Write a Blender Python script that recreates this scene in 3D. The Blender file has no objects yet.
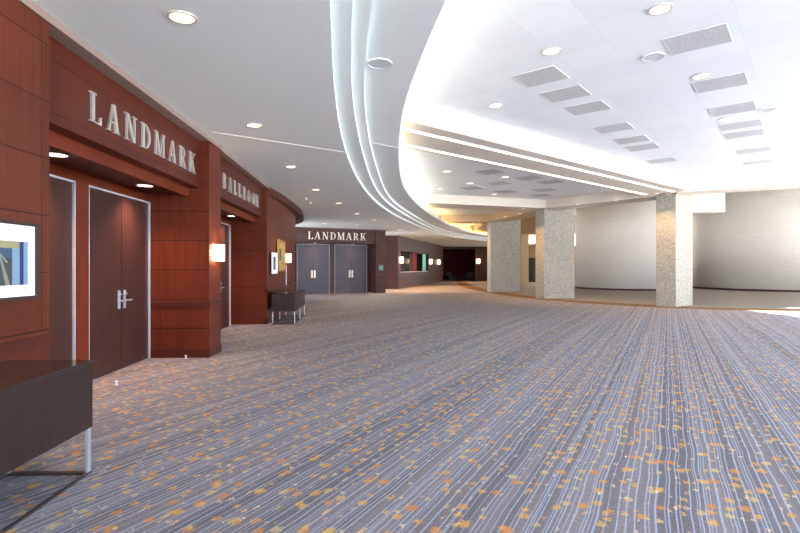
import bpy, bmesh, math, random
from mathutils import Vector, Matrix
random.seed(7)
SC = bpy.context.scene
COL = SC.collection
EYE = 1.55

# ------------------------------------------------------------------ materials
def lin(c):
    return tuple(((v/255)/12.92 if v/255 <= .04045 else ((v/255+.055)/1.055)**2.4) for v in c)

class NT:
    def __init__(self, name):
        self.mat = bpy.data.materials.new(name); self.mat.use_nodes = True
        self.t = self.mat.node_tree; self.n = self.t.nodes; self.l = self.t.links
        self.b = self.n['Principled BSDF']
    def node(self, typ, **kw):
        x = self.n.new(typ)
        for k, v in kw.items(): setattr(x, k, v)
        return x
    def put(self, sock, v):
        if hasattr(v, 'is_output'): self.l.new(v, sock)
        elif isinstance(v, (tuple, list)) and len(v) == 3 and sock.type == 'RGBA': sock.default_value = (*v, 1)
        else: sock.default_value = v
    def m(self, op, a, b=0.0, c=0.0):
        x = self.node('ShaderNodeMath', operation=op)
        for i, v in enumerate((a, b, c)): self.put(x.inputs[i], v)
        return x.outputs[0]
    def mix(self, f, a, b, mode='MIX'):
        x = self.node('ShaderNodeMix', data_type='RGBA', blend_type=mode)
        self.put(x.inputs[0], f); self.put(x.inputs[6], a); self.put(x.inputs[7], b)
        return x.outputs[2]
    def step(self, v, lo, hi):
        x = self.node('ShaderNodeMapRange', interpolation_type='SMOOTHSTEP')
        self.put(x.inputs[0], v); x.inputs[1].default_value = lo; x.inputs[2].default_value = hi
        return x.outputs[0]
    def pos(self, space='world'):
        g = self.node('ShaderNodeNewGeometry').outputs['Position'] if space == 'world' else self.node('ShaderNodeTexCoord').outputs['Object']
        s = self.node('ShaderNodeSeparateXYZ'); self.l.new(g, s.inputs[0])
        return g, s.outputs[0], s.outputs[1], s.outputs[2]
    def vec(self, x, y, z=0.0):
        c = self.node('ShaderNodeCombineXYZ')
        for i, v in enumerate((x, y, z)): self.put(c.inputs[i], v)
        return c.outputs[0]
    def noise(self, v, scale, detail=2.0, rough=.5):
        x = self.node('ShaderNodeTexNoise'); self.put(x.inputs['Vector'], v)
        x.inputs['Scale'].default_value = scale; x.inputs['Detail'].default_value = detail
        x.inputs['Roughness'].default_value = rough
        return x.outputs[0]
    def white(self, v, dims='1D'):
        x = self.node('ShaderNodeTexWhiteNoise', noise_dimensions=dims)
        self.put(x.inputs['W' if dims == '1D' else 'Vector'], v)
        return x.outputs[0]
    def set(self, col=None, rough=None, metal=None, spec=None, emit=None, estr=None, bump=None, bstr=.2, bdist=.01):
        b = self.b
        if col is not None: self.put(b.inputs['Base Color'], col)
        if rough is not None: self.put(b.inputs['Roughness'], rough)
        if metal is not None: b.inputs['Metallic'].default_value = metal
        if spec is not None: b.inputs['Specular IOR Level'].default_value = spec
        if emit is not None: self.put(b.inputs['Emission Color'], emit)
        if estr is not None: self.put(b.inputs['Emission Strength'], estr)
        if bump is not None:
            x = self.node('ShaderNodeBump'); x.inputs['Strength'].default_value = bstr
            x.inputs['Distance'].default_value = bdist
            self.put(x.inputs['Height'], bump); self.l.new(x.outputs[0], b.inputs['Normal'])
        return self.mat

def plain(name, c, rough=.6, metal=0.0, spec=.5, var=.06, scale=9.0):
    t = NT(name); g, x, y, z = t.pos('obj')
    n = t.noise(g, scale, 3.0)
    c = lin(c)
    col = t.mix(n, tuple(v*(1-var) for v in c), tuple(v*(1+var) for v in c))
    return t.set(col, rough, metal, spec)

def glow(name, c, s, base=(250, 245, 235)):
    t = NT(name)
    return t.set(lin(base), .5, emit=lin(c), estr=s)

def wood(name, c1, c2, rough=.32, joints=True, vj=1.2, jz=.5, spec=.5, sh=0.0):
    """reddish veneer, vertical grain, panel joints every half metre up and every vj along (object space)"""
    t = NT(name); g, x, y, z = t.pos('obj')
    xy = t.m('ADD', x, t.m('MULTIPLY', y, .9))
    v = t.vec(t.m('MULTIPLY', xy, 26.0), t.m('MULTIPLY', z, .9), 0.0)
    n = t.noise(v, 1.0, 4.0, .6)
    v2 = t.vec(t.m('MULTIPLY', xy, 1.1), t.m('MULTIPLY', z, .7), 3.0)
    n2 = t.noise(v2, 1.0, 2.0)
    f = t.m('MULTIPLY_ADD', n, .75, t.m('MULTIPLY', n2, .5))
    col = t.mix(t.step(f, .3, .95), lin(c1), lin(c2))
    h = None
    if joints:
        def line(c, period, w):
            fr = t.m('FRACT', t.m('DIVIDE', c, period))
            d = t.m('MULTIPLY', t.m('ABSOLUTE', t.m('SUBTRACT', fr, .5)), period)
            return t.step(d, period*.5-w, period*.5-w*.6)
        jl = line(z, jz, .007)
        if vj: jl = t.m('MAXIMUM', jl, line(t.m('SUBTRACT', x, sh), vj, .007))
        # panels differ a little
        cell = t.vec(t.m('FLOOR', t.m('DIVIDE', t.m('SUBTRACT', x, sh), vj or 9.0)), 0.0, t.m('FLOOR', t.m('DIVIDE', z, jz)))
        w = t.white(cell, '3D')
        col = t.mix(1.0, col, t.mix(w, (.86, .86, .86), (1.1, 1.1, 1.1)), 'MULTIPLY')
        col = t.mix(t.m('MULTIPLY', jl, .9), col, lin((26, 8, 7)))
        h = t.m('MULTIPLY', jl, -1.0)
    return t.set(col, rough, spec=spec, bump=h, bstr=.3, bdist=.004)

M = {}
M['wood'] = wood('cherry veneer panels', (72, 25, 13), (106, 44, 24), .38, spec=.22, vj=0)
M['wood_near'] = wood('cherry veneer wall panels', (68, 26, 14), (100, 45, 25), .38, spec=.22, vj=1.2, sh=.78)
M['wood_fascia'] = wood('cherry veneer fascia panels', (62, 22, 13), (92, 38, 23), .38, spec=.22, vj=1.05, sh=.89)
M['wood_plain'] = wood('cherry veneer', (80, 28, 14), (116, 48, 25), .38, False, spec=.22)
M['wood_dark'] = wood('dark cherry moulding', (58, 20, 14), (84, 32, 21), .36, False, spec=.3)
M['wood_far'] = wood('brown walnut panels', (60, 36, 33), (86, 54, 48), .42, vj=1.5, spec=.25)
M['door'] = wood('dark mahogany door', (52, 28, 25), (70, 42, 37), .4, False, spec=.25)
M['maroon'] = wood('deep maroon panel', (54, 18, 20), (74, 26, 26), .5, False)
M['table'] = wood('dark espresso wood', (36, 26, 23), (54, 41, 36), .42, False, spec=.18)
M['table_top'] = plain('polished espresso top', (44, 32, 28), .05, 0, .9)
M['steel'] = plain('brushed stainless steel', (205, 212, 222), .38, .8)
M['jamb'] = plain('satin aluminium jamb', (222, 220, 230), .28, .55)
M['letter'] = plain('brushed aluminium lettering', (208, 200, 196), .3, .6)
M['letter_white'] = plain('cream letters', (236, 222, 206), .45, .1)
M['taupe'] = plain('taupe ceiling border', (140, 120, 112), .7)
M['drum'] = None
M['ceil'] = plain('painted gypsum ceiling', (231, 239, 240), .85, var=.01, scale=2)
M['white'] = plain('white gypsum', (240, 238, 234), .85, var=.01, scale=2)
M['beam'] = plain('off white gypsum beam', (216, 208, 198), .85, var=.015, scale=2)
M['warm_lit'] = plain('plaster with lamp warmth', (206, 182, 148), .8)  # warm lamplight on far beams and lobby column put into the colour
M['black'] = plain('matt black', (22, 20, 20), .6)
M['lounge'] = plain('dark red lounge wall', (132, 24, 28), .7)
M['umber'] = plain('umber plaster', (150, 122, 92), .8)
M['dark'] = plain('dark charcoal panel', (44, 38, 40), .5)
M['mirror'] = plain('smoked mirror', (96, 92, 96), .12, .7)
M['red'] = plain('red drape', (150, 42, 40), .8, var=.2, scale=30)
M['teal'] = glow('lit teal glass', (120, 205, 185), .2, (110, 190, 170))
M['frame_dark'] = plain('dark walnut frame', (40, 22, 18), .45)
M['gold'] = plain('gilt frame', (206, 160, 84), .35, .6)
M['mat'] = plain('white picture mat', (238, 242, 248), .8, var=.01)
M['p_sky'] = plain('print khaki', (140, 138, 100), .5)
M['p_blue'] = plain('print blue', (40, 68, 100), .4)
M['p_navy'] = plain('print navy', (22, 48, 100), .4)
M['p_ice'] = plain('print pale blue', (112, 142, 168), .5)
M['p_dark'] = plain('print slate', (52, 55, 58), .5)
M['p_pale'] = plain('print grey', (124, 127, 120), .6)
M['p_ochre'] = plain('print ochre', (196, 158, 96), .5, var=.3, scale=14)
M['leather'] = plain('black leather', (34, 24, 26), .45)
M['trimring'] = plain('downlight ring', (196, 186, 178), .5)
M['lamp'] = glow('downlight lens', (255, 228, 192), 1.5)
M['lamp_recess'] = glow('entry downlight lens', (255, 240, 220), 3.0)
M['sconce'] = glow('glowing fabric shade', (255, 222, 178), 4.2)
M['pendant'] = glow('glowing pendant', (255, 226, 176), 2.2)
M['slot'] = glow('linear light diffuser', (255, 246, 232), 1.7)
M['cove'] = glow('cove strip', (255, 234, 204), 14.0)
M['cove_warm'] = glow('warm cove strip', (255, 206, 134), 9.0)
M['speaker'] = plain('speaker mesh', (204, 211, 214), .6, var=.1, scale=200)
M['green'] = plain('teal sign face', (28, 96, 84), .4)
M['signwhite'] = plain('sign white', (205, 225, 215), .5)

def vent_mat():
    t = NT('perforated grey grille'); g, x, y, z = t.pos('obj')
    c = t.white(t.vec(t.m('FLOOR', t.m('MULTIPLY', x, 60)), t.m('FLOOR', t.m('MULTIPLY', y, 60)), 0.0), '3D')
    return t.set(t.mix(c, lin((176, 180, 185)), lin((202, 205, 210))), .7)
M['vent'] = vent_mat()
M['vent_frame'] = plain('vent frame', (214, 217, 222), .7)

def tile_ceiling():
    t = NT('acoustic tile ceiling'); g, x, y, z = t.pos('world')
    a = math.radians(38.8); ca, sa = math.cos(a), math.sin(a)
    u = t.m('SUBTRACT', t.m('MULTIPLY', x, ca), t.m('MULTIPLY', y, sa))
    v = t.m('ADD', t.m('MULTIPLY', x, sa), t.m('MULTIPLY', y, ca))
    def line(c, p):
        d = t.m('ABSOLUTE', t.m('SUBTRACT', t.m('FRACT', t.m('DIVIDE', c, p)), .5))
        return t.step(d, .5-.012, .5-.004)
    j = t.m('MAXIMUM', line(u, .76), line(v, .76))
    n = t.white(t.vec(t.m('FLOOR', t.m('DIVIDE', u, .76)), t.m('FLOOR', t.m('DIVIDE', v, .76)), 0.0), '3D')
    col = t.mix(n, lin((226, 233, 241)), lin((232, 239, 246)))
    col = t.mix(t.m('MULTIPLY', j, .12), col, lin((170, 175, 182)))
    return t.set(col, .9)
M['tile'] = tile_ceiling()

def stone():
    t = NT('bush hammered granite'); g, x, y, z = t.pos('world')
    v = t.node('ShaderNodeTexVoronoi'); t.l.new(g, v.inputs['Vector']); v.inputs['Scale'].default_value = 26
    n = t.noise(g, 40.0, 4.0, .7)
    w = t.noise(g, 1.2, 2.0)
    s = t.node('ShaderNodeSeparateColor'); t.l.new(v.outputs['Color'], s.inputs[0])
    f = t.m('MULTIPLY_ADD', s.outputs[0], .4, t.m('MULTIPLY', n, .7))
    col = t.mix(t.step(f, .25, .85), lin((132, 130, 122)), lin((182, 181, 174)))
    col = t.mix(t.m('MULTIPLY', w, .25), col, lin((196, 180, 156)))
    return t.set(col, .85, bump=f, bstr=.3, bdist=.01)
M['stone'] = stone()

def wallcover():
    t = NT('woven grey wallcovering'); g, x, y, z = t.pos('world')
    n = t.noise(t.vec(t.m('MULTIPLY', x, 3), t.m('MULTIPLY', y, 3), t.m('MULTIPLY', z, 12)), 1.0, 4.0, .6)
    w = t.white(t.vec(t.m('FLOOR', t.m('DIVIDE', x, 1.3)), 0.0, t.m('FLOOR', t.m('DIVIDE', z, .75))), '3D')
    col = t.mix(n, lin((212, 207, 200)), lin((234, 230, 225)))
    col = t.mix(1.0, col, t.mix(w, (.97, .97, .97), (1.02, 1.02, 1.02)), 'MULTIPLY')
    return t.set(col, .85)
M['drum'] = wallcover()

def carpet():
    t = NT('pinstripe carpet with orange blossoms'); g, x, y, z = t.pos('world')
    a = math.radians(27.5); ca, sa = math.cos(a), math.sin(a)
    u = t.m('SUBTRACT', t.m('MULTIPLY', x, ca), t.m('MULTIPLY', y, sa))
    v = t.m('ADD', t.m('MULTIPLY', x, sa), t.m('MULTIPLY', y, ca))
    wob = t.noise(t.vec(t.m('MULTIPLY', u, 1.2), t.m('MULTIPLY', v, 1.7), 0.0), 1.0, 1.0)
    uw = t.m('MULTIPLY_ADD', wob, .05, u)
    def stripes(per, off, lo, hi, keep):
        c = t.m('ADD', t.m('DIVIDE', uw, per), off)
        cell = t.m('FLOOR', c)
        r = t.white(cell); k = t.white(t.m('ADD', cell, 57.3))
        d = t.m('MULTIPLY', t.m('ABSOLUTE', t.m('SUBTRACT', t.m('FRACT', c), t.m('MULTIPLY_ADD', r, .6, .2))), per)
        s = t.m('SUBTRACT', 1.0, t.step(d, lo, hi))
        return t.m('MULTIPLY', s, t.m('GREATER_THAN', k, keep))
    s1 = stripes(.058, 0.0, .0030, .0058, .06)
    s2 = stripes(.041, 13.4, .0022, .0046, .2)
    band = t.noise(t.vec(t.m('MULTIPLY', uw, 5.0), t.m('MULTIPLY', v, .05), 0.0), 1.0, 2.0)
    fib = t.white(t.vec(t.m('FLOOR', t.m('MULTIPLY', u, 220)), t.m('FLOOR', t.m('MULTIPLY', v, 160)), 0.0), '3D')
    base = t.mix(t.step(band, .3, .7), lin((104, 100, 108)), lin((134, 127, 133)))
    base = t.mix(1.0, base, t.mix(fib, (.72, .72, .72), (1.25, 1.24, 1.22)), 'MULTIPLY')
    line = t.mix(fib, lin((140, 156, 184)), lin((174, 188, 208)))
    col = t.mix(t.m('MULTIPLY', s2, .6), base, line)
    col = t.mix(t.m('MULTIPLY', s1, .8), col, line)
    # blossoms
    def blobs(scale, su, sv, rad, soft, keep, c1, c2, off):
        wx = t.noise(t.vec(t.m('MULTIPLY', u, 46), t.m('MULTIPLY', v, 46), off), 1.0, 2.0)
        wy = t.noise(t.vec(t.m('MULTIPLY', u, 46), t.m('MULTIPLY', v, 46), off+31.0), 1.0, 2.0)
        p = t.vec(t.m('MULTIPLY', t.m('MULTIPLY_ADD', wx, .085, u), su), t.m('MULTIPLY', t.m('MULTIPLY_ADD', wy, .085, v), sv), 0.0)
        vo = t.node('ShaderNodeTexVoronoi', voronoi_dimensions='2D'); t.l.new(p, vo.inputs['Vector'])
        vo.inputs['Scale'].default_value = scale
        sc = t.node('ShaderNodeSeparateColor'); t.l.new(vo.outputs['Color'], sc.inputs[0])
        rr = t.m('MULTIPLY_ADD', sc.outputs[2], .5, .6)
        d = t.m('DIVIDE', vo.outputs['Distance'], rr)
        k = t.m('MULTIPLY', t.m('SUBTRACT', 1.0, t.step(d, rad-soft, rad)), t.m('GREATER_THAN', sc.outputs[0], keep))
        return k, t.mix(sc.outputs[1], lin(c1), lin(c2))
    k, c = blobs(5.4, 1.0, .8, .225, .09, .34, (212, 132, 44), (214, 166, 76), 0.0)
    brk = t.m('MULTIPLY_ADD', fib, .4, .5)
    col = t.mix(t.m('MULTIPLY', k, brk), col, c)
    k, c = blobs(6.6, 1.0, .75, .23, .09, .35, (222, 160, 62), (210, 188, 120), 7.0)
    col = t.mix(t.m('MULTIPLY', k, t.m('MULTIPLY', brk, .85)), col, c)
    k, c = blobs(9.0, 1.9, .55, .15, .05, .45, (226, 170, 96), (236, 214, 170), 15.0)
    col = t.mix(t.m('MULTIPLY', k, .8), col, c)
    return t.set(col, .95, spec=.15, bump=fib, bstr=.15, bdist=.004)
M['carpet'] = carpet()
def carpet_plain(name, c1, c2):
    t = NT(name); g, x, y, z = t.pos('world')
    n = t.noise(g, 60.0, 3.0, .7); n2 = t.noise(g, 2.0, 2.0)
    return t.set(t.mix(t.m('MULTIPLY_ADD', n, .6, t.m('MULTIPLY', n2, .4)), lin(c1), lin(c2)), .95, spec=.15)
M['carpet_tan'] = carpet_plain('tan carpet', (124, 114, 108), (154, 144, 136))
M['carpet_border'] = carpet_plain('brown carpet border', (104, 76, 50), (136, 102, 70))

# ------------------------------------------------------------------ mesh helpers
def link(name, bm, mats, parent=None, loc=None, rz=0.0, smooth=False):
    bmesh.ops.recalc_face_normals(bm, faces=bm.faces)
    me = bpy.data.meshes.new(name); bm.to_mesh(me); bm.free()
    for m in (mats if isinstance(mats, (list, tuple)) else [mats]):
        me.materials.append(M[m] if isinstance(m, str) else m)
    if smooth:
        for p in me.polygons: p.use_smooth = True
    o = bpy.data.objects.new(name, me); COL.objects.link(o)
    if parent: o.parent = parent
    if loc: o.location = loc
    o.rotation_euler.z = rz
    return o

def box(bm, x0, x1, y0, y1, z0, z1, mi=0, bev=0.0):
    vs = [bm.verts.new(p) for p in ((x0,y0,z0),(x1,y0,z0),(x1,y1,z0),(x0,y1,z0),(x0,y0,z1),(x1,y0,z1),(x1,y1,z1),(x0,y1,z1))]
    fs = [bm.faces.new([vs[i] for i in f]) for f in ((0,3,2,1),(4,5,6,7),(0,1,5,4),(1,2,6,5),(2,3,7,6),(3,0,4,7))]
    for f in fs: f.material_index = mi
    if bev:
        es = list({e for f in fs for e in f.edges})
        bmesh.ops.bevel(bm, geom=es, offset=bev, segments=2, affect='EDGES')

def prism(bm, pts, z0, z1, mi=0):
    """extrude a plan polygon between two heights"""
    a = [bm.verts.new((p[0], p[1], z0)) for p in pts]; b = [bm.verts.new((p[0], p[1], z1)) for p in pts]
    n = len(pts)
    fs = [bm.faces.new(list(reversed(a))), bm.faces.new(b)]
    for i in range(n): fs.append(bm.faces.new((a[i], a[(i+1) % n], b[(i+1) % n], b[i])))
    for f in fs: f.material_index = mi

def cyl(bm, cx, cy, z0, z1, r, n=24, r2=None):
    r2 = r if r2 is None else r2
    a = [bm.verts.new((cx+r*math.cos(2*math.pi*i/n), cy+r*math.sin(2*math.pi*i/n), z0)) for i in range(n)]
    b = [bm.verts.new((cx+r2*math.cos(2*math.pi*i/n), cy+r2*math.sin(2*math.pi*i/n), z1)) for i in range(n)]
    bm.faces.new(list(reversed(a))); bm.faces.new(b)
    for i in range(n): bm.faces.new((a[i], a[(i+1) % n], b[(i+1) % n], b[i]))

def ring(bm, cx, cy, z0, z1, ri, ro, n=28):
    def loop(r, z): return [bm.verts.new((cx+r*math.cos(2*math.pi*i/n), cy+r*math.sin(2*math.pi*i/n), z)) for i in range(n)]
    L = [loop(ri, z0), loop(ro, z0), loop(ro, z1), loop(ri, z1)]
    for k in range(4):
        a, b = L[k], L[(k+1) % 4]
        for i in range(n): bm.faces.new((a[i], a[(i+1) % n], b[(i+1) % n], b[i]))

def band(bm, pts, t, z0, z1):
    """vertical wall of thickness t along an open plan polyline (t to the left of travel)"""
    n = len(pts); L = []
    for i, p in enumerate(pts):
        a = pts[max(i-1, 0)]; b = pts[min(i+1, n-1)]
        dx, dy = b[0]-a[0], b[1]-a[1]; l = math.hypot(dx, dy)
        L.append((p[0]-dy/l*t, p[1]+dx/l*t))
    lo = [[bm.verts.new((p[0], p[1], z)) for p in q] for q in (pts, L) for z in (z0, z1)]
    a0, a1, b0, b1 = lo
    for i in range(n-1):
        bm.faces.new((a0[i], a0[i+1], a1[i+1], a1[i])); bm.faces.new((b0[i+1], b0[i], b1[i], b1[i+1]))
        bm.faces.new((a1[i], a1[i+1], b1[i+1], b1[i])); bm.faces.new((a0[i+1], a0[i], b0[i], b0[i+1]))
    bm.faces.new((a0[0], a1[0], b1[0], b0[0])); bm.faces.new((a0[-1], b0[-1], b1[-1], a1[-1]))

def spline(ctrl, ys):
    """natural cubic spline x(y)"""
    Y = [c[0] for c in ctrl]; X = [c[1] for c in ctrl]; n = len(Y)
    h = [Y[i+1]-Y[i] for i in range(n-1)]
    al = [0]+[3*(X[i+1]-X[i])/h[i]-3*(X[i]-X[i-1])/h[i-1] for i in range(1, n-1)]
    l = [1]; mu = [0]; z = [0]
    for i in range(1, n-1):
        l.append(2*(Y[i+1]-Y[i-1])-h[i-1]*mu[i-1]); mu.append(h[i]/l[i]); z.append((al[i]-h[i-1]*z[i-1])/l[i])
    c = [0]*n; b = [0]*(n-1); d = [0]*(n-1)
    for j in range(n-2, -1, -1):
        c[j] = z[j]-mu[j]*c[j+1]; b[j] = (X[j+1]-X[j])/h[j]-h[j]*(c[j+1]+2*c[j])/3; d[j] = (c[j+1]-c[j])/(3*h[j])
    out = []
    for y in ys:
        j = max(k for k in range(n-1) if k == 0 or Y[k] <= y)
        q = y-Y[j]; out.append(X[j]+b[j]*q+c[j]*q*q+d[j]*q**3)
    return out

def smooth_plan(pts, per=6):
    """Catmull-Rom through plan points"""
    out = []; n = len(pts)
    for i in range(n-1):
        p0, p1, p2, p3 = pts[max(i-1, 0)], pts[i], pts[i+1], pts[min(i+2, n-1)]
        for k in range(per):
            t = k/per
            out.append(tuple(.5*(2*p1[a]+(p2[a]-p0[a])*t+(2*p0[a]-5*p1[a]+4*p2[a]-p3[a])*t*t+(3*p1[a]-p0[a]-3*p2[a]+p3[a])*t**3) for a in (0, 1)))
    out.append(tuple(pts[-1]))
    return out

def struct(o):
    o['kind'] = 'structure'; return o
def tag(o, label, cat, group=None, kind=None):
    o['label'] = label; o['category'] = cat
    if group: o['group'] = group
    if kind: o['kind'] = kind
    return o
def thing(name, loc, rz, label, cat, group=None):
    o = bpy.data.objects.new(name, None); COL.objects.link(o)
    o.empty_display_size = .1; o.location = loc; o.rotation_euler.z = rz
    return tag(o, label, cat, group)
def copy_tree(o, parent=None):
    c = o.copy(); COL.objects.link(c)
    if parent: c.parent = parent
    for ch in list(o.children): copy_tree(ch, c)
    return c

class Frame:
    """plan frame of a wall run: s along the wall, t out into the room"""
    def __init__(self, o, d):
        l = math.hypot(*d); self.o = o; self.d = (d[0]/l, d[1]/l); self.n = (-self.d[1], self.d[0])
        self.rz = math.atan2(self.d[1], self.d[0])
    def p(self, s, t=0.0, z=0.0):
        return (self.o[0]+self.d[0]*s+self.n[0]*t, self.o[1]+self.d[1]*s+self.n[1]*t, z)
    def block(self, name, mat, s0, s1, t0, t1, z0, z1, bev=0.0, st=True):
        bm = bmesh.new(); box(bm, s0, s1, t0, t1, z0, z1, 0, bev)
        o = link(name, bm, mat, None, (*self.o, 0), self.rz)
        if st: struct(o)
        return o

# ------------------------------------------------------------------ camera
cam = bpy.data.cameras.new('camera'); cam.sensor_width = 36; cam.lens = 515/800*36
co = bpy.data.objects.new('camera', cam); COL.objects.link(co)
co.location = (0, 0, EYE); co.rotation_euler = (math.pi/2, 0, 0); cam.shift_y = .5/800; cam.clip_end = 300
SC.camera = co

# ------------------------------------------------------------------ floor
GLASS = [(20.2, -9.2), (20.2, 17), (38, 31), (38, 74)]
bm = bmesh.new(); prism(bm, [(-14, -9.2)]+GLASS+[(-14, 74)], -.1, 0); struct(link('floor', bm, 'carpet'))
edge = smooth_plan([(6.2, 60), (5.0, 44), (4.9, 37), (5.25, 31.2), (6.65, 24.5), (10.3, 19.35), (14.3, 17.7), (19.9, 15.6)])
def offset(pts, t):
    r = []
    for i, p in enumerate(pts):
        a = pts[max(i-1, 0)]; b = pts[min(i+1, len(pts)-1)]; dx, dy = b[0]-a[0], b[1]-a[1]; l = math.hypot(dx, dy)
        r.append((p[0]-dy/l*t, p[1]+dx/l*t))
    return r
inner = offset(edge, 1.1)
bm = bmesh.new(); prism(bm, edge+list(reversed(inner)), 0, .006); struct(link('floor_border', bm, 'carpet_border'))
bm = bmesh.new(); prism(bm, inner+[(20.1, 16.6), (20.1, 17), (37.9, 31), (37.9, 60)], 0, .004); struct(link('floor_tower', bm, 'carpet_tan'))

# ------------------------------------------------------------------ ceilings
H0, H1, H2, H3 = 3.77, 3.855, 3.94, 4.03
HB, HU = 4.35, 4.75                 # beam soffit, coffer ceiling
ys = [-10+.5*i for i in range(0, 126)]          # to 52.5
L1 = spline([(-10, 1.75), (-4, .62), (0, -.02), (4.28, -.58), (5.95, -.77), (9.77, -1.04), (13, -1.07), (17.06, -.88), (23.8, .05), (31.3, 1.75), (38, 3.9), (44, 7.2), (49, 13), (53, 24)], ys)
L2 = spline([(-10, 1.95), (-4, .84), (0, .2), (4.45, -.41), (5.95, -.565), (7.69, -.68), (11.2, -.765), (17.7, -.55), (24, .42), (31.9, 2.1), (38, 4.15), (44, 7.5), (49, 13.3), (53, 24.3)], ys)
L3 = spline([(-10, 2.15), (-4, 1.05), (0, .4), (4.61, -.244), (5.83, -.395), (7.41, -.51), (10.2, -.585), (13, -.56), (18.4, -.31), (25, .8), (32.4, 2.4), (38, 4.4), (44, 7.8), (49, 13.6), (53, 24.6)], ys)
CV = spline([(-10, 3.3), (-4, 2.0), (0, 1.2), (4.78, .455), (7.7, .11), (10.9, 0), (15.8, .14), (20.9, .78), (27.8, 2.2), (35.5, 4.3), (41, 6.8), (46, 10.6), (50, 16.5), (53, 25)], ys)
bm = bmesh.new()
rows = []
for i, y in enumerate(ys):
    pr = [(-12, H0), (L1[i], H0), (L1[i], H1), (L2[i], H1), (L2[i], H2), (L3[i], H2), (L3[i], H3), (CV[i]-.03, H3), (CV[i], H3+.03), (CV[i], H3+.13), (CV[i]-.06, H3+.13), (CV[i]-.06, H3+.08), (CV[i]-.75, H3+.08), (CV[i]-.75, H3+.3), (-12, H3+.3)]
    rows.append([bm.verts.new((x, y, z)) for x, z in pr])
for a, b in zip(rows[:-1], rows[1:]):
    for k in range(len(a)-1): bm.faces.new((a[k], a[k+1], b[k+1], b[k]))
bmesh.ops.recalc_face_normals(bm, faces=bm.faces)
v = [bm.verts.new(p) for p in ((-12, ys[-1], H0), (34, ys[-1], H0), (34, 74, H0), (-12, 74, H0))]
bm.faces.new(v)
struct(link('ceiling', bm, 'ceil'))
# coffer ceiling above
bm = bmesh.new()
k0 = [(x-.8, y) for x, y in zip(CV, ys)]
a = [bm.verts.new((x, y, HU)) for x, y in k0]
def column_line(y):
    K_ = [(-20, 20.2), (14.6, 20.2), (20.2, 10.9), (25.4, 7.7), (32.3, 6.5), (44, 7.0), (46, 12), (53, 26)]
    for (y0, x0), (y1, x1) in zip(K_[:-1], K_[1:]):
        if y <= y1: return x0+(x1-x0)*(y-y0)/(y1-y0)
    return 26
b = [bm.verts.new((max(column_line(y), x+.3), y, HU)) for x, y in k0]
for i in range(len(a)-1): bm.faces.new((a[i], a[i+1], b[i+1], b[i]))
struct(link('ceiling_coffer', bm, 'tile'))
HT = 7.0
bm = bmesh.new(); v = [bm.verts.new((p[0], p[1], HT)) for p in ((20.2, 14.2), (20.2, 17), (38, 31), (38, 60), (6.2, 60), (6.6, 44), (6.1, 32.3), (7.3, 25.2), (10.6, 19.9))]
bm.faces.new(v); struct(link('ceiling_tower', bm, 'white'))
bm = bmesh.new(); band(bm, k0, .05, H3+.08, HU); struct(link('trim_cove_back', bm, 'white'))
# strip lights lying in the cove
bm = bmesh.new()
seg = [(CV[i]-.34, ys[i]) for i in range(len(ys)) if ys[i] <= 24]
band(bm, seg, .07, H3+.09, H3+.12)
o = link('cove_light', bm, 'cove'); tag(o, 'long white strip light hidden along the curved edge of the grey ceiling, nearer part', 'light')
bm = bmesh.new()
seg = [(CV[i]-.34, ys[i]) for i in range(len(ys)) if ys[i] >= 24.5]
band(bm, seg, .07, H3+.09, H3+.12)
o = link('cove_light', bm, 'cove_warm'); tag(o, 'warm yellow strip light in the far end of the curved ceiling cove', 'light')
# thin joints in the plaster ceiling
def stick(name, a, b, w, z0, z1, mat):
    dx, dy = b[0]-a[0], b[1]-a[1]; l = math.hypot(dx, dy)
    bm = bmesh.new(); box(bm, 0, l, -w/2, w/2, z0, z1)
    return link(name, bm, mat, None, (a[0], a[1], 0), math.atan2(dy, dx))
struct(stick('trim_1', (-3.1, 8.45), (-1.04, 9.97), .018, H0-.006, H0+.01, 'white'))
struct(stick('trim_2', (-.585, 10.25), (-.02, 10.75), .018, H3-.006, H3+.01, 'white'))

# beams -------------------------------------------------------------
def beam(name, a, b, w, z0=HB, z1=HU, mat='beam'):
    """w lies to the left of a->b"""
    dx, dy = b[0]-a[0], b[1]-a[1]; l = math.hypot(dx, dy)
    bm = bmesh.new(); box(bm, 0, l, min(0, w), max(0, w), z0, z1)
    return struct(link(name, bm, mat, None, (a[0], a[1], 0), math.atan2(dy, dx)))
A0, A1 = (-.45, 9.35), (10.5, 18.8)
beam('trim_beam_main', A0, A1, 1.7)
ang1 = math.atan2(A1[1]-A0[1], A1[0]-A0[0])
# two linear light slots let into the beam soffit
for off, lab in ((.46, 'slim linear light in the underside of the ceiling beam, strip nearer the camera'), (1.46, 'slim linear light in the underside of the ceiling beam, strip on the far edge')):
    L = math.hypot(A1[0]-A0[0], A1[1]-A0[1])
    ux, uy = math.cos(ang1), math.sin(ang1)
    s0 = .9
    t = thing('linear_light', (A0[0]+ux*s0-uy*off, A0[1]+uy*s0+ux*off, HB), ang1, lab, 'light', 'linear lights under the main ceiling beam')
    bm = bmesh.new(); box(bm, 0, L-s0-.05, -.06, .06, -.012, 0); link('housing', bm, 'white', t)
    bm = bmesh.new(); box(bm, .01, L-s0-.06, -.05, .05, -.02, -.012); link('diffuser', bm, 'slot', t)
beam('trim_beam_right', (10.4, 19.35), (20.1, 14.15), .9, z1=HT)
beam('trim_beam_tangent', (10.5, 19.9), (6.6, 25.0), -1.2, z1=HT)
B0, B1 = (.3, 22.15), (7.2, 24.6)
beam('trim_beam_second', B0, B1, 1.6)
beam('trim_beam_second_tangent', (6.9, 24.9), (5.4, 32.2), -1.2, z1=HT, mat='warm_lit')
beam('trim_beam_third', (2.5, 31.6), (6.0, 31.6), 1.5, mat='warm_lit')
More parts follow.
